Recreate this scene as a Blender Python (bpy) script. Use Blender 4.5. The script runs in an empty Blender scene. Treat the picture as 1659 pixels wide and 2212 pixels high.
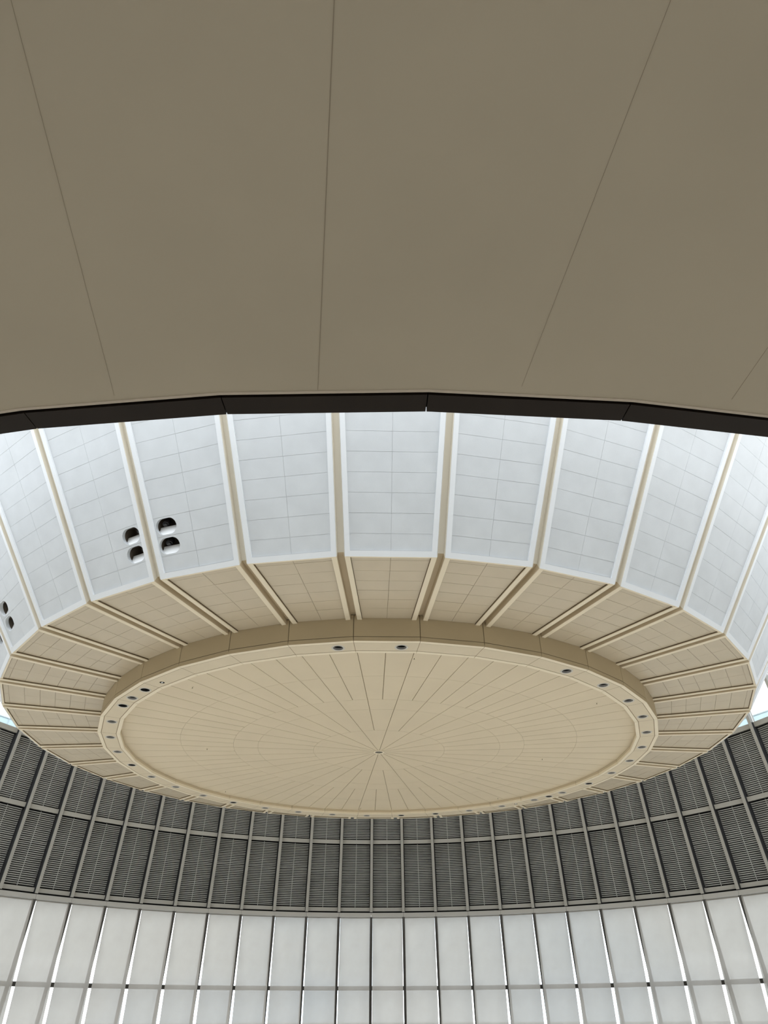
import bpy, math, random
from mathutils import Vector, Matrix
random.seed(7)
sc = bpy.context.scene
col = sc.collection
R = math.radians

# ------------------------------------------------------------------ survey of the place (metres, z = 0 is the ground)
S = 20.0
EYE = 1.6
AX = Vector((-0.00822 * S, S, 0.0))          # axis of the rotunda
PHI = 0.05869                                 # angle of the first facet corner
D10, D5 = R(10), R(5)
def Z(h): return EYE + h * S

# ------------------------------------------------------------------ camera
cam = bpy.data.cameras.new('camera')
co = bpy.data.objects.new('camera', cam)
col.objects.link(co)
cam.sensor_fit = 'HORIZONTAL'
cam.sensor_width = 36.0
cam.lens = 1524.27 / 1659.0 * 36.0
cam.clip_end = 2000
pi_, ro_ = 0.62095, -0.00341
fwd = Vector((0, math.cos(pi_), math.sin(pi_)))
rgt = Vector((1, 0, 0))
upv = rgt.cross(fwd)
r2 = rgt * math.cos(ro_) + upv * math.sin(ro_)
u2 = -rgt * math.sin(ro_) + upv * math.cos(ro_)
m = Matrix.Identity(4)
for i in range(3):
    m[i][0] = r2[i]; m[i][1] = u2[i]; m[i][2] = -fwd[i]
m[2][3] = EYE
co.matrix_world = m
sc.camera = co

# ------------------------------------------------------------------ colour management, sky
sc.view_settings.view_transform = 'Standard'
sc.view_settings.look = 'None'
sc.view_settings.gamma = 1.0
sc.view_settings.use_curve_mapping = False
sc.view_settings.exposure = 0.0
SKY = 4.2
world = bpy.data.worlds.new('sky')
sc.world = world
world.use_nodes = True
nt = world.node_tree
nt.nodes.clear()
out = nt.nodes.new('ShaderNodeOutputWorld')
bg = nt.nodes.new('ShaderNodeBackground')
tc = nt.nodes.new('ShaderNodeTexCoord')
nz = nt.nodes.new('ShaderNodeTexNoise')
nz.inputs['Scale'].default_value = 3.2
nz.inputs['Detail'].default_value = 6
rm = nt.nodes.new('ShaderNodeValToRGB')
rm.color_ramp.elements[0].position = 0.36
rm.color_ramp.elements[0].color = (0.70, 0.84, 1.0, 1)
rm.color_ramp.elements[1].position = 0.56
rm.color_ramp.elements[1].color = (0.965, 0.985, 1.0, 1)
nt.links.new(tc.outputs['Generated'], nz.inputs['Vector'])
nt.links.new(nz.outputs['Fac'], rm.inputs['Fac'])
nt.links.new(rm.outputs['Color'], bg.inputs['Color'])
bg.inputs['Strength'].default_value = SKY
nt.links.new(bg.outputs['Background'], out.inputs['Surface'])
try:
    sc.cycles.max_bounces = 8
    sc.cycles.diffuse_bounces = 5
    sc.cycles.glossy_bounces = 3
    sc.cycles.transmission_bounces = 4
    sc.cycles.transparent_max_bounces = 10
    sc.cycles.caustics_reflective = False
    sc.cycles.caustics_refractive = False
except Exception:
    pass

# ------------------------------------------------------------------ materials
def mat(name, rgb, rough=0.6, metal=0.0, spec=0.4, mottle=0.0, scale=3.0, bump=0.0, bscale=200.0):
    M = bpy.data.materials.new(name)
    M.use_nodes = True
    n = M.node_tree.nodes; l = M.node_tree.links
    b = n['Principled BSDF']
    b.inputs['Base Color'].default_value = (*rgb, 1)
    b.inputs['Roughness'].default_value = rough
    b.inputs['Metallic'].default_value = metal
    b.inputs['Specular IOR Level'].default_value = spec
    if mottle > 0:
        t = n.new('ShaderNodeTexCoord'); z = n.new('ShaderNodeTexNoise')
        z.inputs['Scale'].default_value = scale; z.inputs['Detail'].default_value = 5
        r = n.new('ShaderNodeValToRGB')
        r.color_ramp.elements[0].position = 0.3; r.color_ramp.elements[1].position = 0.7
        r.color_ramp.elements[0].color = (*[c * (1 - mottle) for c in rgb], 1)
        r.color_ramp.elements[1].color = (*[min(1, c * (1 + mottle)) for c in rgb], 1)
        l.new(t.outputs['Object'], z.inputs['Vector']); l.new(z.outputs['Fac'], r.inputs['Fac'])
        l.new(r.outputs['Color'], b.inputs['Base Color'])
    if bump > 0:
        t = n.new('ShaderNodeTexCoord'); z = n.new('ShaderNodeTexNoise')
        z.inputs['Scale'].default_value = bscale; z.inputs['Detail'].default_value = 2
        u = n.new('ShaderNodeBump'); u.inputs['Strength'].default_value = bump; u.inputs['Distance'].default_value = 0.01
        l.new(t.outputs['Object'], z.inputs['Vector']); l.new(z.outputs['Fac'], u.inputs['Height'])
        l.new(u.outputs['Normal'], b.inputs['Normal'])
    return M

BEIGE = (0.60, 0.50, 0.345)
M_tile = mat('beige_tile', (0.565, 0.485, 0.363), 0.27, spec=0.75, mottle=0.03, scale=2.0)
M_disc = mat('beige_board', (0.665, 0.575, 0.425), 0.6, spec=0.3, mottle=0.025, scale=0.8)
M_trimb = mat('beige_trim', (0.80, 0.71, 0.545), 0.4, spec=0.5)
M_lip = mat('beige_lip', (0.60, 0.50, 0.345), 0.55, spec=0.3)
M_drum = mat('shaded_beige_fascia', (0.46, 0.37, 0.235), 0.55, spec=0.3, mottle=0.03, scale=1.0)  # occlusion on the drum put into the colour as a darker beige
M_chan = mat('beige_channel', (0.57, 0.475, 0.33), 0.6, spec=0.3)
M_chan2 = mat('skylit_channel', (0.74, 0.695, 0.60), 0.6, spec=0.3)  # same beige as the flat troughs, with the sky light painted in
M_ring = mat('beige_ring', (0.66, 0.575, 0.43), 0.6, spec=0.3, mottle=0.02)
M_joint = mat('joint_brown', (0.27, 0.205, 0.125), 0.9, spec=0.1)
M_wtile = mat('white_tile', (0.60, 0.618, 0.628), 0.6, spec=0.3, mottle=0.035, scale=2.5, bump=0.12, bscale=90)
M_wtrim = mat('white_trim', (0.75, 0.765, 0.775), 0.5, spec=0.35)
M_wjoint = mat('white_joint', (0.64, 0.65, 0.66), 0.9, spec=0.1)
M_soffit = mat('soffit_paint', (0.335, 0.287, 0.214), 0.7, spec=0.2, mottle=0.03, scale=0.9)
M_soffline = mat('soffit_joint', (0.22, 0.18, 0.13), 0.9, spec=0.1)
M_brown = mat('dark_brown_metal', (0.0165, 0.0115, 0.008), 0.6, spec=0.12, mottle=0.12, scale=2.0)
M_black = mat('black_void', (0.008, 0.008, 0.008), 0.9, spec=0.05)
M_alu = mat('grey_frame', (0.37, 0.36, 0.33), 0.5, spec=0.35, mottle=0.05, scale=1.2)
M_web = mat('web_dark', (0.035, 0.035, 0.036), 0.6, spec=0.2)
M_slat = mat('grey_slat', (0.47, 0.47, 0.455), 0.4, spec=0.5, mottle=0.12, scale=1.5)
M_rod = mat('bright_rod', (0.62, 0.63, 0.63), 0.35, metal=0.3, spec=0.5)
M_ledge = mat('ledge_grey', (0.40, 0.39, 0.365), 0.5, spec=0.3)
M_mull = mat('mullion_dark', (0.075, 0.070, 0.064), 0.5, spec=0.3)
M_refl = mat('lamp_reflector', (0.27, 0.26, 0.245), 0.6)
M_lampdark = mat('lamp_dark', (0.012, 0.012, 0.012), 0.5, spec=0.2)
M_lens = mat('lamp_glass', (0.02, 0.02, 0.022), 0.15, spec=0.8)
M_house = mat('spot_housing', (0.17, 0.138, 0.105), 0.8, spec=0.1)
M_reveal = mat('reveal_brown', (0.15, 0.11, 0.067), 0.8, spec=0.1)
M_white = mat('white_plate', (0.86, 0.87, 0.87), 0.6, spec=0.2)
M_floor = mat('pale_stone', (0.74, 0.70, 0.63), 0.6, spec=0.3, mottle=0.04, scale=0.6)
M_ground = mat('paving', (0.50, 0.48, 0.44), 0.8, spec=0.2, mottle=0.06, scale=0.4)
M_parapet = mat('pale_blue_glazing', (0.62, 0.78, 0.86), 0.3, spec=0.4)
M_parframe = mat('parapet_frame', (0.52, 0.60, 0.64), 0.5)
M_brass = mat('sprinkler_metal', (0.32, 0.27, 0.19), 0.4, metal=0.5)

def glass_mat():
    M = bpy.data.materials.new('clear_glass'); M.use_nodes = True
    n = M.node_tree.nodes; l = M.node_tree.links; n.clear()
    o = n.new('ShaderNodeOutputMaterial'); mx = n.new('ShaderNodeMixShader')
    t = n.new('ShaderNodeBsdfTransparent'); t.inputs['Color'].default_value = (0.955, 0.965, 0.96, 1)
    g = n.new('ShaderNodeBsdfGlossy'); g.inputs['Roughness'].default_value = 0.02
    f = n.new('ShaderNodeFresnel'); f.inputs['IOR'].default_value = 1.35
    l.new(f.outputs['Fac'], mx.inputs['Fac']); l.new(t.outputs['BSDF'], mx.inputs[1]); l.new(g.outputs['BSDF'], mx.inputs[2])
    l.new(mx.outputs['Shader'], o.inputs['Surface'])
    return M
M_glass = glass_mat()

def blind_mat():
    M = bpy.data.materials.new('screen_fabric'); M.use_nodes = True
    n = M.node_tree.nodes; l = M.node_tree.links; n.clear()
    o = n.new('ShaderNodeOutputMaterial')
    tc = n.new('ShaderNodeTexCoord')
    nz = n.new('ShaderNodeTexNoise'); nz.inputs['Scale'].default_value = 1.1; nz.inputs['Detail'].default_value = 3
    rp = n.new('ShaderNodeValToRGB')
    rp.color_ramp.elements[0].position = 0.3; rp.color_ramp.elements[0].color = (0.358, 0.333, 0.298, 1)
    rp.color_ramp.elements[1].position = 0.7; rp.color_ramp.elements[1].color = (0.392, 0.368, 0.333, 1)
    l.new(tc.outputs['Object'], nz.inputs['Vector']); l.new(nz.outputs['Fac'], rp.inputs['Fac'])
    tr = n.new('ShaderNodeBsdfTransparent'); tr.inputs['Color'].default_value = (0.9, 0.92, 0.92, 1)
    tl = n.new('ShaderNodeBsdfTranslucent'); df = n.new('ShaderNodeBsdfDiffuse')
    l.new(rp.outputs['Color'], tl.inputs['Color']); l.new(rp.outputs['Color'], df.inputs['Color'])
    a = n.new('ShaderNodeMixShader'); a.inputs['Fac'].default_value = BLIND_DIFF
    l.new(tl.outputs['BSDF'], a.inputs[1]); l.new(df.outputs['BSDF'], a.inputs[2])
    b = n.new('ShaderNodeMixShader'); b.inputs['Fac'].default_value = BLIND_OPEN
    l.new(a.outputs['Shader'], b.inputs[1]); l.new(tr.outputs['BSDF'], b.inputs[2])
    g = n.new('ShaderNodeBsdfGlossy'); g.inputs['Roughness'].default_value = 0.06
    f = n.new('ShaderNodeFresnel'); f.inputs['IOR'].default_value = 1.25
    c = n.new('ShaderNodeMixShader')
    l.new(f.outputs['Fac'], c.inputs['Fac']); l.new(b.outputs['Shader'], c.inputs[1]); l.new(g.outputs['BSDF'], c.inputs[2])
    l.new(c.outputs['Shader'], o.inputs['Surface'])
    return M
BLIND_DIFF = 0.45
BLIND_OPEN = 0.06
M_blind = blind_mat()

# ------------------------------------------------------------------ mesh helpers
class MB:
    def __init__(self): self.v = []; self.f = []
    def poly(self, pts):
        b = len(self.v); self.v += [tuple(p) for p in pts]; self.f.append(list(range(b, b + len(pts))))
    def hexa(self, a, b):
        """solid between two quads a and b (4 points each, same winding)"""
        i = len(self.v); self.v += [tuple(p) for p in a] + [tuple(p) for p in b]
        self.f += [[i, i+3, i+2, i+1], [i+4, i+5, i+6, i+7]]
        for k in range(4):
            j = (k + 1) % 4
            self.f.append([i+k, i+j, i+4+j, i+4+k])
    def box(self, x0, x1, y0, y1, z0, z1):
        self.hexa([(x0,y0,z0),(x1,y0,z0),(x1,y1,z0),(x0,y1,z0)], [(x0,y0,z1),(x1,y0,z1),(x1,y1,z1),(x0,y1,z1)])
    def loft(self, loops, cap0=False, cap1=False, closed=True):
        base = []
        for L in loops:
            base.append(len(self.v)); self.v += [tuple(p) for p in L]
        n = len(loops[0])
        for q in range(len(loops) - 1):
            for k in range(n if closed else n - 1):
                j = (k + 1) % n
                self.f.append([base[q]+k, base[q]+j, base[q+1]+j, base[q+1]+k])
        if cap0: self.f.append([base[0]+k for k in range(n)][::-1])
        if cap1: self.f.append([base[-1]+k for k in range(n)])
    def tube(self, p0, p1, r, n=8, r1=None):
        p0 = Vector(p0); p1 = Vector(p1); d = (p1 - p0).normalized()
        a = d.orthogonal().normalized(); b = d.cross(a)
        r1 = r if r1 is None else r1
        L0 = [p0 + (a*math.cos(t)+b*math.sin(t))*r for t in [2*math.pi*k/n for k in range(n)]]
        L1 = [p1 + (a*math.cos(t)+b*math.sin(t))*r1 for t in [2*math.pi*k/n for k in range(n)]]
        self.loft([L0, L1], True, True)
    def build(self, name, m_, parent=None, off=(0, 0, 0), smooth=False):
        me = bpy.data.meshes.new(name)
        me.from_pydata([(x-off[0], y-off[1], z-off[2]) for x, y, z in self.v], [], self.f)
        me.validate()
        import bmesh
        bm = bmesh.new(); bm.from_mesh(me)
        bmesh.ops.recalc_face_normals(bm, faces=bm.faces)
        bm.to_mesh(me); bm.free()
        if smooth:
            for p in me.polygons: p.use_smooth = True
        me.materials.append(m_)
        o = bpy.data.objects.new(name, me); col.objects.link(o)
        if parent is not None: o.parent = parent
        return o

def empty(name):
    o = bpy.data.objects.new(name, None); col.objects.link(o); o.empty_display_size = 0.2
    return o
def tag(o, label, cat, group=None):
    o['label'] = label; o['category'] = cat
    if group: o['group'] = group
    return o
def struct(o):
    o['kind'] = 'structure'; return o
def place(o, th, X=0.0, zz=0.0, Y=0.0):
    c, s = math.cos(th), math.sin(th)
    o.location = (AX.x + c*X - s*Y, AX.y + s*X + c*Y, zz); o.rotation_euler = (0, 0, th)
def dup(src):
    c = src.copy(); col.objects.link(c)
    for ch in src.children:
        d = ch.copy(); col.objects.link(d); d.parent = c
        for g in ch.children:
            e = g.copy(); col.objects.link(e); e.parent = d
    return c
ORD = ['', 'first', 'second', 'third', 'fourth', 'fifth', 'sixth', 'seventh', 'eighth', 'ninth', 'tenth',
       'eleventh', 'twelfth', 'thirteenth', 'fourteenth', 'fifteenth', 'sixteenth', 'seventeenth', 'eighteenth']
# near facets: k = 0 is the one nearest the viewer under the dark edge; local X = radial, Y = to the right
def th_near(a): return a - math.pi/2
def th_facet(k): return th_near(-PHI + D10*(k + 0.5))
def where(k, what):
    """words that place facet k (-18..17) in the ring"""
    if k > 17: k -= 36
    if k == 0: return what + ', middle one of the near side'
    if -9 <= k <= 8:
        return what + ', near side, %s %s of the middle one' % (ORD[abs(k)], 'right' if k > 0 else 'left')
    j = 18 - abs(k) if k > 0 else 18 + k
    if j == 0: return what + ', middle one of the far side'
    return what + ', far side, %s %s of the middle one' % (ORD[j], 'right' if k > 0 else 'left')

# ------------------------------------------------------------------ dimensions
r_ring, z_ring = 0.37345*S, Z(0.2957)
r_in = 0.34590*S
z_disc = Z(0.3021)
r_drum = 0.3737*S
r_k, z_k = 0.49092*S, Z(0.31952)
AL = R(54.5); ca, sa = math.cos(AL), math.sin(AL)
C5, T5 = math.cos(D5), math.tan(D5)
APK = r_k * C5
CH = 0.07          # half width of a rib channel
FLW = 0.092        # width of a flange
D_FL, D_TI, D_CH = 0.026, -0.010, -0.100
def hw_b(rho): return rho * T5
def cone(t, u, d):
    return (APK + t*ca + d*sa, u, z_k + t*sa - d*ca)
def hw_c(t, d=0): return (APK + t*ca + d*sa) * T5
def flat(rho, u, d): return (rho, u, z_k - d)
def kink_rho(d): return APK + 0.516*d
def kink_t(d): return -0.515*d
T_TOP = 0.40 * S
TROWS = [0.019*S + 0.0175*S*i for i in range(0, 23)]
TROWS = [t for t in TROWS if t < T_TOP]

# ------------------------------------------------------------------ floor and ground
b = MB()
NF = 72
b.loft([[(AX.x+16.3*math.cos(2*math.pi*k/NF), AX.y+16.3*math.sin(2*math.pi*k/NF), zz) for k in range(NF)] for zz in (-0.2, 0.0)], True, True)
struct(b.build('floor', M_floor))
b = MB()
b.box(-260, 260, -220, 300, -0.6, -0.02)
struct(b.build('ground', M_ground))

# ------------------------------------------------------------------ ceiling: closed shell of the hanging bowl
b = MB()
def ringpts(r, zz, n=36, ph=None):
    return [(AX.x + r*math.sin(-PHI + D10*k), AX.y - r*math.cos(-PHI + D10*k), zz) for k in range(n)]
d0, d1 = -0.46, -0.62
loops = []
for d in (d0,):
    loops.append(ringpts((r_in+0.02*S)/C5, z_k - d))
    loops.append(ringpts(kink_rho(d)/C5, z_k - d))
    p = cone(T_TOP, 0, d); loops.append(ringpts(p[0]/C5, p[2]))
p = cone(T_TOP, 0, d1); loops.append(ringpts(p[0]/C5, p[2]))
loops.append(ringpts(kink_rho(d1)/C5, z_k - d1))
loops.append(ringpts((r_in+0.02*S)/C5, z_k - d1))
b.loft(loops)
b.f += [[(5*36)+k, (5*36)+(k+1) % 36, (k+1) % 36, k] for k in range(36)]
# lid over the middle
b.loft([ringpts((r_in+0.02*S)/C5+0.2, z_k+0.09), ringpts((r_in+0.02*S)/C5+0.2, z_k+0.29)], True, True)
struct(b.build('ceiling', M_chan))

# ------------------------------------------------------------------ entrance soffit over the viewer
ZS = Z(0.1753)
RS = 0.8268*S
b = MB()
angs = [-PHI + D5*k for k in range(-16, 18)]
def pn(r, a, zz): return (AX.x + r*math.sin(a), AX.y - r*math.cos(a), zz)
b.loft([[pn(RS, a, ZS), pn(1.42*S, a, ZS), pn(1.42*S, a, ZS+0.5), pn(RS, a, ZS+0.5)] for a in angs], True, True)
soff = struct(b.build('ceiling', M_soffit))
for i, ((x0, y0), (x1, y1), w) in enumerate([((-0.452, 3.455), (0.163, -2.2), 0.0018), ((0.945, 3.43), (1.643, -2.2), 0.0006),
        ((-1.865, 3.50), (-1.15, -2.2), 0.0005), ((2.435, 3.56), (2.985, -2.2), 0.0009)]):
    b = MB(); d = Vector((x1-x0, y1-y0, 0)).normalized(); n_ = Vector((-d.y, d.x, 0))*w
    q = [Vector((x0, y0, 0))-n_, Vector((x1, y1, 0))-n_, Vector((x1, y1, 0))+n_, Vector((x0, y0, 0))+n_]
    b.hexa([(p.x, p.y, ZS-0.0015) for p in q], [(p.x, p.y, ZS+0.01) for p in q])
    b.build('joint_line', M_soffline, soff)
# pale bead along the edge of the soffit
b = MB()
b.loft([[pn(RS-0.004, a, ZS-0.006), pn(RS+0.016, a, ZS-0.006), pn(RS+0.016, a, ZS+0.02), pn(RS-0.004, a, ZS+0.02)] for a in angs[9:25]], True, True)
b.build('edge_bead', mat('soffit_bead', (0.36, 0.30, 0.235), 0.6), soff)
# dark metal edge panels
labs = {-3: 'dark brown metal edge panel just beyond the left picture edge',
        -2: 'dark brown metal edge panel at the left picture edge, below the soffit',
        -1: 'dark brown metal edge panel second from the left, between soffit and white panels',
        0: 'dark brown metal edge panel left of the middle, over the middle white panels',
        1: 'dark brown metal edge panel right of the middle, over the middle white panels',
        2: 'dark brown metal edge panel at the right picture edge, below the soffit',
        3: 'dark brown metal edge panel just beyond the right picture edge',
        4: 'dark brown metal edge panel second beyond the right picture edge',
        5: 'dark brown metal edge panel third beyond the right picture edge',
        -4: 'dark brown metal edge panel second beyond the left picture edge',
        -5: 'dark brown metal edge panel third beyond the left picture edge'}
RO, RI = 0.8248*S, 0.8165*S
for k in range(-5, 6):
    a0, a1 = -PHI + D5*k, -PHI + D5*(k+1)
    am = (a0+a1)/2
    o = empty('edge_panel')
    th = th_near(am); c2 = math.cos(D5/2); t2 = math.tan(D5/2)
    place(o, th, RO*c2, ZS)
    b = MB(); g = 0.004
    xo, xi = RO*c2, RI*c2
    q = [(xi, -xi*t2+g, 0), (xo, -xo*t2+g, 0), (xo, xo*t2-g, 0), (xi, xi*t2-g, 0)]
    b.hexa([(x-xo, y, 0.004) for x, y, _ in q], [(x-xo, y, 0.18) for x, y, _ in q])
    b.build('face', M_brown, o)
    b = MB()
    b.box(xi+0.02-xo, 0.03, -xi*t2-0.03, xi*t2+0.03, 0.03, 0.16)
    b.build('backing', M_black, o)
    tag(o, labs[k], 'edge panel', 'dark metal panels along the soffit edge')

# ------------------------------------------------------------------ louvre wall, ledge, curtain wall (far side)
SL = -0.1317
RW0, ZW0 = 0.84119*S, Z(0.1934)
nrm = math.hypot(1, SL)
ES = Vector((SL/nrm, 0, 1/nrm)); EN = Vector((1/nrm, 0, -SL/nrm))
C2, T2 = math.cos(D5/2), math.tan(D5/2)
def rw(zz): return (RW0 + SL*(zz-ZW0))*C2
def wp(zz, y, d):
    """point on the leaning wall at height zz (of its front plane), y across, d behind the front"""
    p = Vector((rw(zz), y, zz)) + EN*d
    return (p.x, p.y, p.z)
def hww(zz): return rw(zz)*T2
def wbox(b, z0, z1, ya0, ya1, yb0, yb1, d0, d1):
    b.hexa([wp(z0, ya0, d0), wp(z0, ya1, d0), wp(z0, ya1, d1), wp(z0, ya0, d1)],
           [wp(z1, yb0, d0), wp(z1, yb1, d0), wp(z1, yb1, d1), wp(z1, yb0, d1)])
KS = range(-14, 15)
def a_corner(k): return PHI - D5 + D5*k
def th_bay(k): return math.pi/2 - (a_corner(k) + D5/2)
def th_cor(k): return math.pi/2 - a_corner(k)
HB, HT0, HT1, HTOP = Z(0.1955), Z(0.3351), Z(0.3425), Z(0.4560)
MW = 0.0625
def louvre(z0, z1, bottom_rail, top_rail):
    zm = (z0+z1)/2; X0 = rw(zm)
    root = empty('louvre_panel')
    off = (X0, 0, zm)
    # rails
    for (a, c) in ((z0, z0+bottom_rail), (z1-top_rail, z1)):
        b = MB()
        wbox(b, a, c, -hww(a)+MW+0.004, hww(a)-MW-0.004, -hww(c)+MW+0.004, hww(c)-MW-0.004, 0.13, 0.36)
        b.build('rail', M_alu, root, off)
    zs0, zs1 = z0+bottom_rail+0.03, z1-top_rail-0.045
    n = int(round((zs1-zs0)/0.0712)); b = MB()
    for i in range(n):
        zc = zs0 + (zs1-zs0)*(i+0.5)/n
        w = hww(zc)-MW-0.02
        dj = random.uniform(-0.004, 0.004)
        a = Vector(wp(zc, 0, 0.23)); u = (EN*0.72 - ES*0.69)*0.0235; v = (EN*0.69 + ES*0.72)*0.004
        for_pts = []
        for yy, jj in ((-w, dj), (w, -dj)):
            o_ = Vector((a.x, yy, a.z)) + ES*jj
            for_pts.append([tuple(o_-u-v), tuple(o_+u-v), tuple(o_+u+v), tuple(o_-u+v)])
        b.hexa(*for_pts)
    b.build('slats', M_slat, root, off)
    b = MB(); b.tube(wp(zs0-0.02, 0, 0.262), wp(zs1+0.02, 0, 0.262), 0.011, 6)
    b.build('rod', M_rod, root, off)
    b = MB(); e_ = MW-0.0225; wbox(b, z0, z1, -hww(z0)+e_, hww(z0)-e_, -hww(z1)+e_, hww(z1)-e_, 0.37, 0.40)
    b.build('backing', M_black, root, off)
    return root, X0, zm
def bayname(k):
    if k == 0: return 'just right of the middle mullion'
    if k == -1: return 'just left of the middle mullion'
    return '%s %s of the middle mullion' % (ORD[k+1] if k > 0 else ORD[-k], 'right' if k > 0 else 'left')
for (z0, z1, br, tr, word) in ((HB, HT0, 0.15, 0.0, 'tall lower'), (HT0, HTOP+0.18, 0.148, 0.18, 'short upper')):
    if tr == 0.0: tr = 0.02
    proto, X0, zm = louvre(z0, z1, br, tr)
    for i, k in enumerate(KS):
        o = proto if i == 0 else dup(proto)
        place(o, th_bay(k), X0, zm)
        tag(o, 'grey louvre panel of the %s row, %s' % (word, bayname(k)), 'louvre panel', 'louvre panels of the %s row' % word)
# mullions between the louvres, running on up as posts of the glazed strip
ZP = Z(0.60)
b = MB()
X0 = RW0
def cp(zz, y, d):
    p = Vector((RW0 + SL*(zz-ZW0), y, zz)) + EN*d
    return (p.x, p.y, p.z)
zb = Z(0.1942)
root = empty('mullion')
b.hexa([cp(zb, -MW, 0), cp(zb, MW, 0), cp(zb, MW, 0.03), cp(zb, -MW, 0.03)], [cp(HTOP+0.18, -MW, 0), cp(HTOP+0.18, MW, 0), cp(HTOP+0.18, MW, 0.03), cp(HTOP+0.18, -MW, 0.03)])
b.build('front_cap', M_alu, root, (RW0, 0, zb))
b = MB(); w_ = MW-0.004
b.hexa([cp(zb, -w_, 0.03), cp(zb, w_, 0.03), cp(zb, w_, 0.42), cp(zb, -w_, 0.42)], [cp(HTOP+0.18, -w_, 0.03), cp(HTOP+0.18, w_, 0.03), cp(HTOP+0.18, w_, 0.42), cp(HTOP+0.18, -w_, 0.42)])
b.build('web', M_web, root, (RW0, 0, zb))
b = MB()
b.hexa([cp(HTOP+0.18, -MW, 0), cp(HTOP+0.18, MW, 0), cp(HTOP+0.18, MW, 0.28), cp(HTOP+0.18, -MW, 0.28)], [cp(ZP, -MW, 0), cp(ZP, MW, 0), cp(ZP, MW, 0.28), cp(ZP, -MW, 0.28)])
b.build('post', M_alu, root, (RW0, 0, zb))
for i, k in enumerate(range(-14, 16)):
    o = root if i == 0 else dup(root)
    place(o, th_cor(k), RW0, zb)
    tag(o, 'grey upright mullion between louvre panels, ' + ('middle of the far wall' if k == 0 else '%s %s of the middle one' % (ORD[abs(k)], 'right' if k > 0 else 'left')), 'mullion', 'mullions of the louvre wall')
# glazed strip above the louvres
for k in KS:
    b = MB(); z0, z1 = HTOP+0.18, ZP
    wbox(b, z0, z1, -hww(z0)+MW, hww(z0)-MW, -hww(z1)+MW, hww(z1)-MW, 0.16, 0.172)
    zm = (z0+z1)/2
    o = struct(b.build('window_%d' % (k+15), M_glass, None, (rw(zm), 0, zm)))
    place(o, th_bay(k), rw(zm), zm)
# ledge below the louvres
ZL0, ZL1 = Z(0.1843), Z(0.1926)
tr1 = None
for i, k in enumerate(KS):
    b = MB(); x0 = 0.8400*S*C2; x1 = 0.866*S*C2; g = 0.004
    b.hexa([(x0, -x0*T2+g, ZL0), (x0, x0*T2-g, ZL0), (x1, x1*T2-g, ZL0), (x1, -x1*T2+g, ZL0)],
           [(x0, -x0*T2+g, ZL1), (x0, x0*T2-g, ZL1), (x1, x1*T2-g, ZL1), (x1, -x1*T2+g, ZL1)])
    o = struct(b.build('trim_%d' % (i+1), M_ledge, None, (x0, 0, ZL0)))
    place(o, th_bay(k), x0, ZL0)
    b = MB(); xg = rw(ZL1)+0.16; b.box(xg, xg+0.03, -xg*T2, xg*T2, ZL1-0.06, HB+0.06)
    b.build('gap_backing', M_black, o, (x0, 0, ZL0))
# curtain wall behind the blinds
HTR0, HTR1 = Z(0.0462), Z(0.0537)
for i, k in enumerate(KS):
    zt, z0 = ZL0, 0.0
    zm = (zt+z0)/2; off = (rw(zm), 0, zm)
    b = MB(); wbox(b, z0, zt, -hww(z0)+0.02, hww(z0)-0.02, -hww(zt)+0.02, hww(zt)-0.02, 0.20, 0.212)
    o = struct(b.build('window_%d' % (i+31), M_glass, None, off))
    place(o, th_bay(k), rw(zm), zm)
    b = MB()
    for (a, c) in ((HTR0, HTR1), (z0+0.0, z0+0.14)):
        wbox(b, a, c, -hww(a)+0.05, hww(a)-0.05, -hww(c)+0.05, hww(c)-0.05, 0.08, 0.20)
    b.build('transom', M_mull, o, off)
    b = MB()   # upright on the left-hand corner of the bay (local +Y)
    w = 0.058
    for sgn in ((1,) if k > KS[0] else (1,)):
        cpt = lambda zz, y, d: (Vector((rw(zz), hww(zz)+y, zz)) + EN*d)
        b.hexa([cpt(z0, -w, -.03), cpt(z0, w, -.03), cpt(z0, w, .07), cpt(z0, -w, .07)], [cpt(zt, -w, -.03), cpt(zt, w, -.03), cpt(zt, w, .07), cpt(zt, -w, .07)])
    b.build('upright', M_mull, o, off)
# upper wall band on the viewer's side of the drum
b = MB()
zt_ = 10.0  # unseen wall, top lowered below the far louvres to brighten the white panels
def rwz(zz): return RW0 + SL*(zz-ZW0)
angs2 = [-PHI + D5*k for k in range(-21, 24)]
b.loft([[pn(RS+0.02, a, ZS+0.2), pn(RS+0.45, a, ZS+0.2), pn(rwz(zt_)+0.4, a, zt_), pn(rwz(zt_), a, zt_)] for a in angs2], True, True)
struct(b.build('wall_near', M_alu))
# roller blinds
RB = 0.8406*S
b = MB(); xb = RB*C2; hb = xb*T2 - 0.061
zt = ZL0-0.01
proto = empty('roller_blind')
b.poly([(0, -hb, 0.05-zt), (0, hb, 0.05-zt), (0, hb, -0.02), (0, -hb, -0.02)])
b.build('fabric', M_blind, proto)
b = MB(); b.box(-0.012, 0.012, -hb, hb, 0.03-zt, 0.06-zt)
b.build('bottom_bar', M_alu, proto)
b = MB(); b.tube((0.03, -hb, -0.02), (0.03, hb, -0.02), 0.02, 10)
b.build('roller', M_alu, proto)
for i, k in enumerate(KS):
    o = proto if i == 0 else dup(proto)
    place(o, th_bay(k), xb, zt)
    tag(o, 'pale translucent roller blind under the louvres, %s' % bayname(k), 'blind', 'roller blinds of the glass wall')

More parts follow.
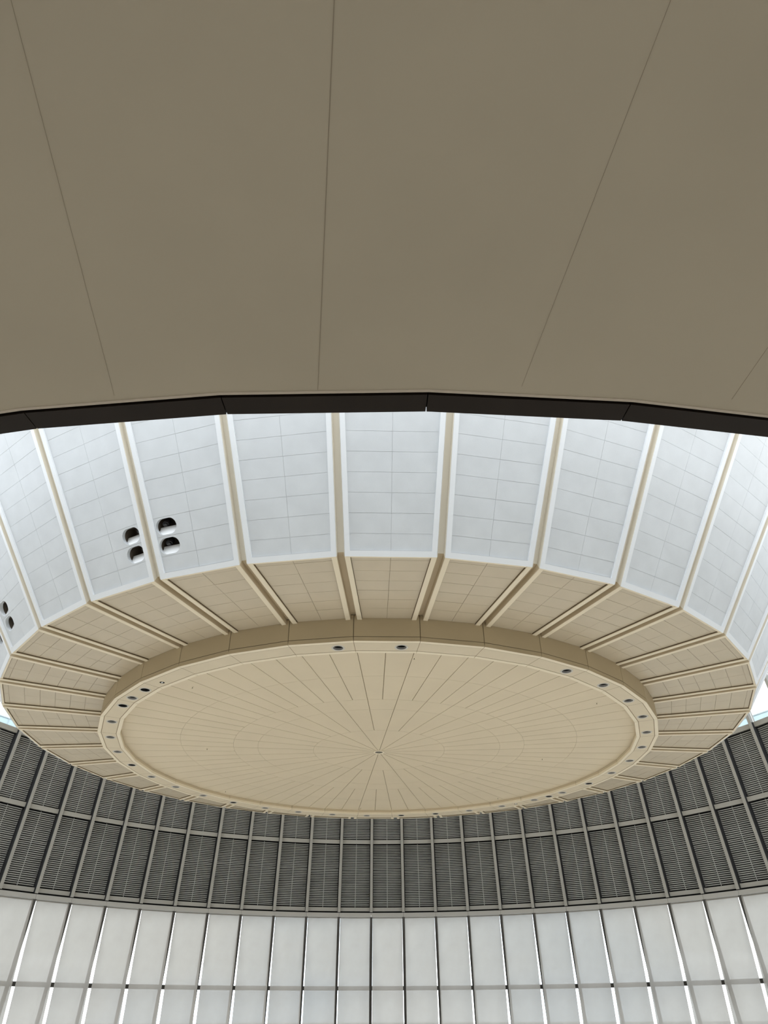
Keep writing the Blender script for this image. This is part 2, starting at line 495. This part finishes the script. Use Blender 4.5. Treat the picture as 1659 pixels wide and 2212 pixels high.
# ------------------------------------------------------------------ outer glass parapet seen through the glazed strip
for s, word in ((1, 'right'), (-1, 'left')):
    j = 0
    for a in (52, 55, 58, 61, 64, 67):
        am = R(a+1.5)*s; th = math.pi/2 - am
        X = 0.95*S; w = X*math.tan(R(1.5)); z0, z1 = Z(0.478), Z(0.530)
        o = empty('parapet_panel'); place(o, th, X, z0)
        b = MB(); b.box(0, 0.03, -w+0.02, w-0.02, 0.10, z1-z0-0.05); b.build('pane', M_parapet, o)
        b = MB(); b.box(-0.02, 0.05, -w, w, 0.0, 0.10); b.box(-0.02, 0.05, -w, w, z1-z0-0.05, z1-z0); b.box(-0.02, 0.05, -w, -w+0.03, 0.1, z1-z0-0.05)
        b.build('frame', M_parframe, o)
        j += 1
        tag(o, 'pale blue glass parapet panel outside at the far %s, %s from the middle' % (word, ORD[j]), 'parapet', 'outer glass parapet')

# ------------------------------------------------------------------ disc in the middle of the ceiling
disc = empty('ceiling_disc'); disc.location = (AX.x, AX.y, z_disc)
RR = [0.0072*S, 0.0915*S, 0.168*S, 0.201*S, 0.271*S, 0.3485*S]
NS = [18, 36, 36, 72, 72]
b = MB(); gap, cg = 0.0065, 0.0022
for q in range(5):
    n = NS[q]; r0, r1 = RR[q]+cg, RR[q+1]-cg
    sub = 72//n
    for k in range(n):
        a0 = -PHI + (D10 if n == 18 else 0) + 2*math.pi*k/n; a1 = a0 + 2*math.pi/n
        pts = []
        for j in range(sub+1):
            a = a0 + (a1-a0)*j/sub
            sh = gap if j == 0 else (-gap if j == sub else 0)
            pts.append((r1*math.sin(a)+sh*math.cos(a), -r1*math.cos(a)+sh*math.sin(a)))
        inn = []
        for j in range(sub, -1, -1):
            a = a0 + (a1-a0)*j/sub
            sh = gap if j == 0 else (-gap if j == sub else 0)
            inn.append((r0*math.sin(a)+sh*math.cos(a), -r0*math.cos(a)+sh*math.sin(a)))
        dz = random.uniform(-0.0004, 0.0004)
        P = pts+inn; i0 = len(b.v)
        b.v += [(x, y, dz) for x, y in P] + [(x, y, 0.02) for x, y in P]
        L = len(P)
        b.f.append([i0+t for t in range(L)])
        for t in range(L): b.f.append([i0+t, i0+(t+1) % L, i0+L+(t+1) % L, i0+L+t])
b.build('boards', M_disc, disc)
b = MB()
b.loft([[(0.349*S*math.cos(2*math.pi*k/72), 0.349*S*math.sin(2*math.pi*k/72), zz) for k in range(72)] for zz in (0.021, 0.05)], True, True)
b.build('backing', M_joint, disc)
tag(disc, 'large round beige ceiling disc with thin radial joint lines', 'ceiling disc')

def lathe(b, prof, n=28, c=(0, 0)):
    b.loft([[(c[0]+r*math.cos(2*math.pi*k/n), c[1]+r*math.sin(2*math.pi*k/n), zz) for k in range(n)] for r, zz in prof])
hub = empty('hub_fitting'); hub.location = (AX.x, AX.y, z_disc)
b = MB(); lathe(b, [(0.112, 0.0), (0.150, 0.0), (0.155, -0.012), (0.150, -0.022), (0.112, -0.022), (0.105, -0.01), (0.112, 0.0)]); b.build('rim', M_trimb, hub, smooth=False)
b = MB(); lathe(b, [(0.106, -0.012), (0.098, 0.012), (0.09, 0.016)]); b.f.append([2*28+k for k in range(28)]); b.build('lens', mat('hub_lens', (0.16, 0.15, 0.12), 0.3), hub)
tag(hub, 'small round fitting with a pale rim at the hub of the ceiling disc', 'ceiling fitting')

# sprinklers
spr = empty('sprinkler')
b = MB(); b.tube((0, 0, 0.0), (0, 0, -0.028), 0.009, 8); b.tube((0, 0, -0.028), (0, 0, -0.031), 0.015, 10); b.build('head', M_brass, spr)
b = MB(); lathe(b, [(0.0305, 0.0), (0.03, -0.006), (0.012, -0.01)], 14); b.build('escutcheon', M_trimb, spr)
for i, (rr, aa, w) in enumerate([(6.40, 7.0, 'nearest the viewer below the ring'), (6.40, 54.2, 'at the right rear of the near half'), (4.755, 98.6, 'inside the right half, away from the rim'),
        (6.56, 142.4, 'at the far right near the rim'), (6.60, -173.9, 'at the far middle near the rim'), (6.57, -129.5, 'at the far left near the rim'),
        (4.757, -85.8, 'inside the left half, away from the rim'), (6.36, -40.8, 'at the near left close to the rim')]):
    o = spr if i == 0 else dup(spr)
    a = R(aa); o.location = (AX.x + rr*math.sin(a), AX.y - rr*math.cos(a), z_disc)
    tag(o, 'tiny sprinkler head on the beige disc, ' + w, 'sprinkler', 'sprinklers on the ceiling disc')

# ------------------------------------------------------------------ ring with downlights, drum fascia
DL = {}
for k in range(-18, 18):
    DL[k] = [] if k in (-4, -3, -2, 1, 2) else [0.735]
DL[-5] = [0.735, 0.22]
DL[13] = [0.70, 0.21]
SMALL = {-4: 0.27, 14: 0.29}
HOLE = 0.108
def ring_panel(holes, small=None):
    o = empty('ring_panel')
    g = 0.005
    w1, w2 = 0.085, 0.085
    xo, xi = r_ring*C5, r_in*C5
    X0 = xo; off = (X0, 0, z_ring)
    def strip(x0, x1, z0, z1, name, m_):
        b = MB()
        b.hexa([(x0, -x0*T5+g, z0), (x1, -x1*T5+g, z0), (x1, x1*T5-g, z0), (x0, x0*T5-g, z0)],
               [(x0, -x0*T5+g, z1), (x1, -x1*T5+g, z1), (x1, x1*T5-g, z1), (x0, x0*T5-g, z1)])
        return b.build(name, m_, o, off)
    strip(xo-w1, xo, z_ring, z_ring+0.06, 'outer_trim', M_trimb)
    strip(xi, xi+w2, z_ring, z_ring+0.06, 'inner_trim', M_trimb)
    x0, x1 = xi+w2+0.015, xo-w1-0.015
    xm = (0.3577*S)
    b = MB()
    zt = z_ring+0.004
    ys = sorted(((f-0.5)*2*xm*T5 for f in holes))
    edges = []
    cur = None
    lo = lambda x: -x*T5+g
    hi = lambda x: x*T5-g
    left = (lo(x0), lo(x1))
    N = 32
    H = HOLE
    for yc in ys:
        a, c = yc-H-0.03, yc+H+0.03
        c = min(c, hi(x0)-0.002)
        b.poly([(x0, left[0], zt), (x1, left[1], zt), (x1, a, zt), (x0, a, zt)])
        circ = [(xm*1.0 + H*math.cos(2*math.pi*t/N), yc + H*math.sin(2*math.pi*t/N)) for t in range(N)]
        def hit(dx, dy):
            best = 1e9
            if dx > 1e-9: best = min(best, (x1-xm)/dx)
            if dx < -1e-9: best = min(best, (x0-xm)/dx)
            if dy > 1e-9: best = min(best, (c-yc)/dy)
            if dy < -1e-9: best = min(best, (a-yc)/dy)
            return best
        corners = [math.atan2(cy-yc, cx-xm) for cx, cy in ((x1, a), (x1, c), (x0, c), (x0, a))]
        ang = [2*math.pi*t/N for t in range(N)]
        for ca_ in corners:
            j = min(range(N), key=lambda q: abs((ang[q]-ca_+math.pi) % (2*math.pi)-math.pi))
            ang[j] = ca_
        circ = [(xm + H*math.cos(t), yc + H*math.sin(t)) for t in ang]
        outr = [(xm + math.cos(t)*hit(math.cos(t), math.sin(t)), yc + math.sin(t)*hit(math.cos(t), math.sin(t))) for t in ang]
        b.loft([[(x, y, zt) for x, y in outr], [(x, y, zt) for x, y in circ], [(x, y, zt+0.03) for x, y in circ]])
        left = (c, c)
    b.poly([(x0, left[0], zt), (x1, left[1], zt), (x1, hi(x1), zt), (x0, hi(x0), zt)])
    pl = b.build('panel', M_ring, o, off)
    # inner lip down from the disc
    b = MB()
    zz0, zz1 = z_ring+0.062, z_disc-0.003
    b.hexa([(xi+0.003, -xi*T5+g, zz0), (xi+0.04, -xi*T5+g, zz0), (xi+0.04, xi*T5-g, zz0), (xi+0.003, xi*T5-g, zz0)],
           [(xi+0.003, -xi*T5+g, zz1), (xi+0.04, -xi*T5+g, zz1), (xi+0.04, xi*T5-g, zz1), (xi+0.003, xi*T5-g, zz1)])
    b.build('inner_lip', M_lip, o, off)
    # dark carcass behind the joints
    b = MB()
    for (p, q) in ((xi+w2+0.001, xi+w2+0.060), (xo-w1-0.080, xo-w1-0.001)):
        b.hexa([(p, -p*T5, z_ring+0.0055), (q, -q*T5, z_ring+0.0055), (q, q*T5, z_ring+0.0055), (p, p*T5, z_ring+0.0055)],
               [(p, -p*T5, z_ring+0.02), (q, -q*T5, z_ring+0.02), (q, q*T5, z_ring+0.02), (p, p*T5, z_ring+0.02)])
    b.hexa([(xi+0.05, -xi*T5-0.014, z_ring+0.0055), (xo-0.03, -xo*T5-0.014, z_ring+0.0055), (xo-0.03, -xo*T5+0.014, z_ring+0.0055), (xi+0.05, -xi*T5+0.014, z_ring+0.0055)],
           [(xi+0.05, -xi*T5-0.014, z_ring+0.045), (xo-0.03, -xo*T5-0.014, z_ring+0.045), (xo-0.03, -xo*T5+0.014, z_ring+0.045), (xi+0.05, -xi*T5+0.014, z_ring+0.045)])
    b.build('carcass', M_joint, o, off)
    return o, X0
protos = {}
def downlight(dark):
    o = empty('recessed_downlight')
    b = MB(); lathe(b, [(0.100, 0.003), (0.106, -0.004), (0.132, -0.004), (0.137, 0.003)], 32); b.build('trim_ring', mat('lamp_trim', (0.58, 0.55, 0.49), 0.45) if 'lt' not in protos else protos['lt'], o, smooth=True)
    b = MB(); lathe(b, [(0.101, 0.002), (0.094, 0.045)], 32); b.build('reflector', M_refl if not dark else M_lampdark, o, smooth=True)
    b = MB(); lathe(b, [(0.0945, 0.045), (0.085, 0.16), (0.001, 0.165)], 32); b.build('lamp', M_lampdark, o, smooth=True)
    return o
pd = {False: None, True: None}
lights = []
DARK = {(-14, 0), (17, 0), (16, 0), (13, 1), (11, 0), (-10, 0), (-6, 0), (-5, 0)}
for k in range(-18, 18):
    key = (tuple(DL[k]),)
    if key not in protos:
        protos[key] = ring_panel(DL[k]); o, X0 = protos[key]
    else:
        o, X0 = dup(protos[key][0]), protos[key][1]
    place(o, th_facet(k), X0, z_ring)
    tag(o, where(k, 'flat beige ring panel round the disc'), 'ring panel', 'ring panels round the ceiling disc')
    for j, f in enumerate(DL[k]):
        dk = (k, j) in DARK
        if pd[dk] is None: pd[dk] = downlight(dk); q = pd[dk]
        else: q = dup(pd[dk])
        xm = 0.3577*S; y = (f-0.5)*2*xm*T5
        place(q, th_facet(k), xm, z_ring, y)
        lights.append((k + f, q, dk))
    if k in SMALL:
        q = empty('small_sensor')
        b = MB(); lathe(b, [(0.066, 0.004), (0.064, -0.006), (0.056, -0.008)], 20); b.build('rim', M_trimb, q)
        b = MB(); lathe(b, [(0.057, -0.008), (0.053, 0.002), (0.001, 0.0025)], 20); b.build('lens', M_lampdark, q)
        b = MB(); b.box(-0.012, 0.012, -0.022, 0.014, -0.014, 0.0025); b.build('bracket', M_white, q)
        xm = 0.3570*S; y = (SMALL[k]-0.5)*2*xm*T5
        place(q, th_facet(k), xm, z_ring, y)
        tag(q, 'small dark sensor in the ring panel, on the ' + ('near left' if k < 0 else 'far right'), 'sensor')

for side in ('left', 'right'):
    L = sorted([e for e in lights if (e[0] > 0.5) == (side == 'right')], key=lambda e: abs(e[0]-0.25))
    for j, (f, q, dk) in enumerate(L):
        tag(q, 'round recessed ring downlight, %s inside, %s half, %s counting from the near middle' % ('black' if dk else 'grey', side, ORD[j+1]), 'downlight', 'downlights in the ceiling ring')

# drum fascia panels, near three quarters that can be seen
proto = None
xd = r_drum*C5
zt = z_k + 0.075
for k in range(-12, 12):
    if proto is None:
        o = empty('fascia_panel'); g = 0.006
        off = (xd, 0, z_ring)
        zj = z_ring + 0.09
        def slab(z0, z1, name, x=xd):
            b = MB()
            b.hexa([(x-0.004, -x*T5+g, z0), (x, -x*T5+g, z0), (x, x*T5-g, z0), (x-0.004, x*T5-g, z0)],
                   [(x-0.004, -x*T5+g, z1), (x, -x*T5+g, z1), (x, x*T5-g, z1), (x-0.004, x*T5-g, z1)])
            b.build(name, M_drum, o, off)
        slab(z_ring+0.001, zj-0.0055, 'lower_band'); slab(zj+0.0055, zt, 'upper_panel')
        b = MB()
        b.hexa([(xd-0.06, -xd*T5-0.0, z_ring+0.06), (xd-0.035, -xd*T5, z_ring+0.06), (xd-0.035, xd*T5, z_ring+0.06), (xd-0.06, xd*T5, z_ring+0.06)],
               [(xd-0.06, -xd*T5, zt), (xd-0.035, -xd*T5, zt), (xd-0.035, xd*T5, zt), (xd-0.06, xd*T5, zt)])
        b.build('carcass', M_joint, o, off)
        proto = o
    else: o = dup(proto)
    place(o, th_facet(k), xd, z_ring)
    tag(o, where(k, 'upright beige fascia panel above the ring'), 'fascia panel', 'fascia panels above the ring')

# ------------------------------------------------------------------ flat beige panels and rib channels
def tiles(b, quadfn, rows, hwf, d, th, margin, ncol=2, gap=0.0027, jit=0.0012, hole=None):
    """rows: list of coordinates; quadfn(coord, u, d) -> point"""
    for i in range(len(rows)-1):
        a, c = rows[i]+gap, rows[i+1]-gap
        for s in range(ncol):
            def U(x):
                w = hwf(x)-margin
                return (-w, -gap) if s == 0 else (gap, w)
            ua, uc = U(a), U(c)
            j = [random.uniform(-jit, jit) for _ in range(3)]
            j.append(j[0]+j[2]-j[1])
            P = [(a, ua[0], d+j[0]), (a, ua[1], d+j[1]), (c, uc[1], d+j[2]), (c, uc[0], d+j[3])]
            if hole and (i, s) in hole:
                tc_, uc_, hl, hh = hole[(i, s)]
                N = 40
                ang = [2*math.pi*(q+0.5)/N for q in range(N)]
                def st(t):   # stadium outline, long axis across
                    r = hh; cx = hl-hh; dx, dy = math.cos(t), math.sin(t)
                    # point on the stadium in direction t
                    if abs(dx) < 1e-9: return (0, r*math.copysign(1, dy))
                    k_ = r/abs(dy) if abs(dy) > 1e-9 else 1e9
                    if abs(dx)*k_ <= cx: return (dx*k_, dy*k_)
                    sx = math.copysign(cx, dx)
                    B = -2*dx*sx; Cc = sx*sx-r*r
                    k_ = (-B+math.sqrt(B*B-4*Cc))/2
                    return (dx*k_, dy*k_)
                inner = [st(t) for t in ang]
                corners = [math.atan2(p[0]-tc_, p[1]-uc_) for p in P]
                for cr in corners:
                    q = min(range(N), key=lambda e: abs((ang[e]-cr+math.pi) % (2*math.pi)-math.pi)); ang[q] = cr
                inner = [st(t) for t in ang]
                outer = []
                for t in ang:
                    dx, dy = math.cos(t), math.sin(t)   # dx along u, dy along t
                    best = 1e9
                    for e in range(4):
                        p, q = P[e], P[(e+1) % 4]
                        ex, ey = q[1]-p[1], q[0]-p[0]; px, py = p[1]-uc_, p[0]-tc_
                        det = dx*(-ey) + ex*dy
                        if abs(det) < 1e-12: continue
                        kk = (px*(-ey)+ex*py)/det; w = (dx*py-dy*px)/det
                        if kk > 1e-6 and -1e-6 <= w <= 1+1e-6: best = min(best, kk)
                    outer.append((dx*best, dy*best))
                L0 = [quadfn(tc_+y, uc_+x, d) for x, y in outer]
                L1 = [quadfn(tc_+y, uc_+x, d) for x, y in inner]
                L2 = [quadfn(tc_+y, uc_+x, d-0.07) for x, y in inner]
                b.loft([L0, L1, L2])
                continue
            b.hexa([quadfn(*p) for p in P], [quadfn(p[0], p[1], d-th) for p in P])

BROWS = [0.3762*S, 0.3935*S, 0.411*S, 0.4285*S, 0.446*S, 0.4635*S, 0.481*S]
xk_t = kink_rho(D_TI)
proto = None
for k in range(-18, 18):
    o = empty('beige_ceiling_panel')
    X0 = 0.43*S; off = (X0, 0, z_k)
    x_in = xd+0.002
    b = MB()
    tiles(b, flat, [x_in] + BROWS[1:6] + [0.481*S, 0.4868*S], hw_b, D_TI, 0.02, CH+FLW+0.006)
    b.build('tiles', M_tile, o, off)
    b = MB()
    w0, w1 = hw_b(x_in)-CH-0.01, hw_b(0.4868*S)-CH-0.01
    b.hexa([flat(x_in, -w0, D_TI-0.022), flat(x_in, w0, D_TI-0.022), flat(0.488*S, w1, D_TI-0.022), flat(0.488*S, -w1, D_TI-0.022)],
           [flat(x_in, -w0, D_TI-0.04), flat(x_in, w0, D_TI-0.04), flat(0.488*S, w1, D_TI-0.04), flat(0.488*S, -w1, D_TI-0.04)])
    if proto is None:
        pb = b.build('backing', M_joint, o, off)
        kr = kink_rho(D_FL)
        fl = []
        for s in (-1, 1):
            b = MB()
            def U(x): return sorted((s*(hw_b(x)-CH), s*(hw_b(x)-CH-FLW)))
            u0, u1 = U(x_in), U(kr)
            b.hexa([flat(x_in, u0[0], D_FL), flat(x_in, u0[1], D_FL), flat(kr, u1[1], D_FL), flat(kr, u1[0], D_FL)],
                   [flat(x_in, u0[0], D_CH), flat(x_in, u0[1], D_CH), flat(kink_rho(D_CH), u1[1], D_CH), flat(kink_rho(D_CH), u1[0], D_CH)])
            fl.append(b.build('side_flange', M_trimb, o, off))
            b = MB()
            V = lambda x: sorted((s*(hw_b(x)-CH-FLW-0.001), s*(hw_b(x)-CH-FLW-0.004)))
            xr = 0.4868*S; u0, u1 = V(x_in+0.01), V(xr)
            b.hexa([flat(x_in+0.01, u0[0], D_FL-0.014), flat(x_in+0.01, u0[1], D_FL-0.014), flat(xr, u1[1], D_FL-0.014), flat(xr, u1[0], D_FL-0.014)],
                   [flat(x_in+0.01, u0[0], D_TI-0.02), flat(x_in+0.01, u0[1], D_TI-0.02), flat(xr, u1[1], D_TI-0.02), flat(xr, u1[0], D_TI-0.02)])
            fl.append(b.build('shadow_gap', M_reveal, o, off))
        b = MB()
        xa = 0.4868*S+0.006; wa, wb = hw_b(xa)-CH-FLW, hw_b(kr)-CH-FLW
        b.hexa([flat(xa, -wa, D_FL-0.012), flat(xa, wa, D_FL-0.012), flat(kr, wb, D_FL-0.012), flat(kr, -wb, D_FL-0.012)],
               [flat(xa, -wa, D_CH), flat(xa, wa, D_CH), flat(kink_rho(D_CH), wb, D_CH), flat(kink_rho(D_CH), -wb, D_CH)])
        bd = b.build('outer_border', M_trimb, o, off)
        b = MB(); w_ = hw_b(xa)-CH-FLW-0.01
        b.box(xa-0.006, xa-0.001, -w_, w_, z_k-D_FL+0.020, z_k-D_TI+0.02)
        proto = (pb, *fl, bd, b.build('end_gap', M_reveal, o, off))
    else:
        for p in proto:
            c = p.copy(); col.objects.link(c); c.parent = o
    place(o, th_facet(k), X0, z_k)
    tag(o, where(k, 'flat beige tiled ceiling panel'), 'ceiling panel', 'beige tiled ceiling panels')

# rib channels: beige troughs between the panels
proto = None
for k in range(-18, 18):
    if proto is None:
        o = empty('rib_channel'); off = (0.43*S, 0, z_k)
        xi_ = xd+0.002
        def trough(fn, a, c, name):
            b = MB()
            e = 0.002
            for (u0, u1, q0, q1) in ((-CH+e, -CH+0.008, D_FL-0.003, D_CH), (CH-0.008, CH-e, D_FL-0.003, D_CH), (-CH+e, CH-e, D_CH+0.008, D_CH)):
                b.hexa([fn(a[0](q0), u0, q0), fn(a[0](q0), u1, q0), fn(c[0](q0), u1, q0), fn(c[0](q0), u0, q0)],
                       [fn(a[0](q1), u0, q1), fn(a[0](q1), u1, q1), fn(c[0](q1), u1, q1), fn(c[0](q1), u0, q1)])
            b.build(name, M_chan if name == 'flat_trough' else M_chan2, o, off)
        # along the corner the radius is apothem / cos 5
        KX = 1/C5
        fnf = lambda x, u, d: (x, u, z_k-d)
        trough(fnf, [lambda d: xi_*KX], [lambda d: kink_rho(d)*KX], 'flat_trough')
        fnc = lambda t, u, d: ((APK + t*ca + d*sa)*KX, u, z_k + t*sa - d*ca)
        trough(fnc, [lambda d: kink_t(d)], [lambda d: T_TOP], 'sloping_trough')
        proto = o
    else: o = dup(proto)
    place(o, th_near(-PHI + D10*k), 0.43*S, z_k)
    j = k
    if k == 0: w = 'just left of the middle panels nearest the viewer'
    elif k == 1: w = 'just right of the middle panels nearest the viewer'
    elif k == -18: w = 'at the far middle above the louvres'
    elif -9 <= k <= 9: w = 'near side, %s %s of the middle panels' % (ORD[k] if k > 0 else ORD[1-k], 'right' if k > 0 else 'left')
    else:
        jj = 18-abs(k); w = 'far side, %s %s of the middle one' % (ORD[jj], 'right' if k > 0 else 'left')
    tag(o, 'beige recessed rib channel ' + w, 'rib channel', 'rib channels of the hanging ceiling')

# ------------------------------------------------------------------ white sloping panels
WR = [0.0047*S] + TROWS
HOL = {-3: [(1, 0.508), (2, 0.508)], -2: [(1, -0.508), (2, -0.508)], -5: [(1, -0.43), (2, -0.43)], -6: [(1, 0.44), (2, 0.44)]}
proto = None
spots = []
for k in range(-10, 10):
    o = empty('white_ceiling_panel')
    T0 = 0.05*S; off = cone(T0, 0, 0)
    b = MB(); hole = {}
    for (row, u) in HOL.get(k, []):
        tcn = (WR[row]+WR[row+1])/2
        hole[(row, 0 if u < 0 else 1)] = (tcn, u, 0.208, 0.146)
        spots.append((k, tcn, u, row))
    tiles(b, cone, WR + [T_TOP], lambda t: hw_c(t), D_TI, 0.006, CH+FLW+0.0008, gap=0.0017, jit=0.0008, hole=hole)
    b.build('tiles', M_wtile, o, off)
    b = MB()
    def bk(t0, t1, ua0, ua1, ub0, ub1):
        b.hexa([cone(t0, ua0, D_TI-0.0075), cone(t0, ua1, D_TI-0.0075), cone(t1, ub1, D_TI-0.0075), cone(t1, ub0, D_TI-0.0075)],
               [cone(t0, ua0, D_TI-0.04), cone(t0, ua1, D_TI-0.04), cone(t1, ub1, D_TI-0.04), cone(t1, ub0, D_TI-0.04)])
    W = lambda t: hw_c(t)-CH-0.01
    if not hole:
        bk(0.004*S, T_TOP, -W(0.004*S), W(0.004*S), -W(T_TOP), W(T_TOP))
    else:
        a, c = WR[1], WR[3]; s = 1 if HOL[k][0][1] > 0 else -1
        bk(0.004*S, a+0.02, -W(0.004*S), W(0.004*S), -W(a), W(a))
        bk(c-0.02, T_TOP, -W(c), W(c), -W(T_TOP), W(T_TOP))
        if s > 0: bk(a, c, -W(a), 0.02, -W(c), 0.02)
        else: bk(a, c, -0.02, W(a), -0.02, W(c))
    b.build('backing', M_wjoint, o, off)
    if proto is None:
        fl = []
        for s in (-1, 1):
            b = MB()
            def U(t): return sorted((s*(hw_c(t)-CH), s*(hw_c(t)-CH-FLW)))
            t0 = kink_t(D_FL); u0, u1 = U(t0), U(T_TOP)
            b.hexa([cone(t0, u0[0], D_FL), cone(t0, u0[1], D_FL), cone(T_TOP, u1[1], D_FL), cone(T_TOP, u1[0], D_FL)],
                   [cone(t0+0.012, u0[0], D_TI-0.03), cone(t0+0.012, u0[1], D_TI-0.03), cone(T_TOP, u1[1], D_TI-0.03), cone(T_TOP, u1[0], D_TI-0.03)])
            fl.append(b.build('side_flange', M_wtrim, o, off))
        b = MB(); t0, t1 = kink_t(D_FL), WR[0]-0.004
        wa, wb = hw_c(t0)-CH-FLW, hw_c(t1)-CH-FLW
        b.hexa([cone(t0, -wa, D_FL), cone(t0, wa, D_FL), cone(t1, wb, D_FL), cone(t1, -wb, D_FL)],
               [cone(t0+0.012, -wa, D_TI-0.03), cone(t0+0.012, wa, D_TI-0.03), cone(t1, wb, D_TI-0.03), cone(t1, -wb, D_TI-0.03)])
        proto = (fl[0], fl[1], b.build('bottom_border', M_wtrim, o, off))
    else:
        for p in proto:
            c = p.copy(); col.objects.link(c); c.parent = o
    place(o, th_facet(k), off[0], off[2])
    desc = 'sloping white tiled panel' + (' with spotlight holes' if k in HOL else '')
    tag(o, where(k, desc), 'ceiling panel', 'white sloping ceiling panels')

# ------------------------------------------------------------------ spotlights set in oval holes
for (k, tcn, u, row) in spots:
    o = empty('recessed_spotlight')
    off = cone(tcn, u, D_TI)
    hl, hh = 0.222, 0.158
    # housing: open box behind the hole (inside the shell thickness)
    b = MB()
    def q(x, y, d): return cone(tcn+y, u+x, d)
    dz0, dz1 = D_TI-0.068, D_TI-0.40
    rim = [(-hl, -hh), (hl, -hh), (hl, hh), (-hl, hh)]
    b.loft([[q(x, y, dz0) for x, y in rim], [q(x, y, dz1) for x, y in rim]], False, True)
    b.build('housing', M_house, o, off)
    # added white plate behind the lower lip, standing for the sky-lit inside
    b = MB()
    y0 = -0.143
    base = Vector(q(0, y0, D_TI-0.028)); up_ = Vector((-0.10, 0, 0.995))
    P = []
    for x in (-0.205, 0.205):
        P.append(base + Vector((0, x, 0)))
    h_ = 0.190
    b.hexa([tuple(P[0]), tuple(P[1]), tuple(P[1]+up_*h_), tuple(P[0]+up_*h_)],
           [tuple(P[0]+Vector((-0.006, 0, 0))), tuple(P[1]+Vector((-0.006, 0, 0))), tuple(P[1]+up_*h_+Vector((-0.006, 0, 0))), tuple(P[0]+up_*h_+Vector((-0.006, 0, 0)))])
    b.build('white_plate', M_white, o, off)
    xs = [(-0.09 if u < 0 else 0.10)] if k in (-3, -2) else [-0.09, 0.09]
    for x in xs:
        c0 = Vector(q(x, 0.075, D_TI-0.20)); ax = Vector((0.35, 0, -0.94)).normalized()
        a1 = Vector((0, 1, 0)); b1 = ax.cross(a1)
        b = MB(); N = 20
        prof = [(0.015, -0.09), (0.045, -0.085), (0.062, -0.05), (0.064, 0.06), (0.058, 0.066), (0.052, 0.05), (0.001, 0.045)]
        b.loft([[tuple(c0 + ax*h + (a1*math.cos(2*math.pi*t/N)+b1*math.sin(2*math.pi*t/N))*r) for t in range(N)] for r, h in prof], True, False)
        b.build('lamp', M_lens, o, off, smooth=True)
    place(o, th_facet(k), off[0], off[2], 0)
    # sideways offset of the holder
    th = th_facet(k); o.location = (AX.x + math.cos(th)*off[0]-math.sin(th)*off[1], AX.y + math.sin(th)*off[0]+math.cos(th)*off[1], off[2])
    w = {-3: 'just left of the rib', -2: 'just right of the rib', -5: 'at the left picture edge', -6: 'cut off by the left picture edge'}[k]
    tag(o, 'black spotlight in oval hole, %s of the pair %s' % ('lower' if row == 1 else 'upper', w), 'spotlight', 'spotlights in oval holes')
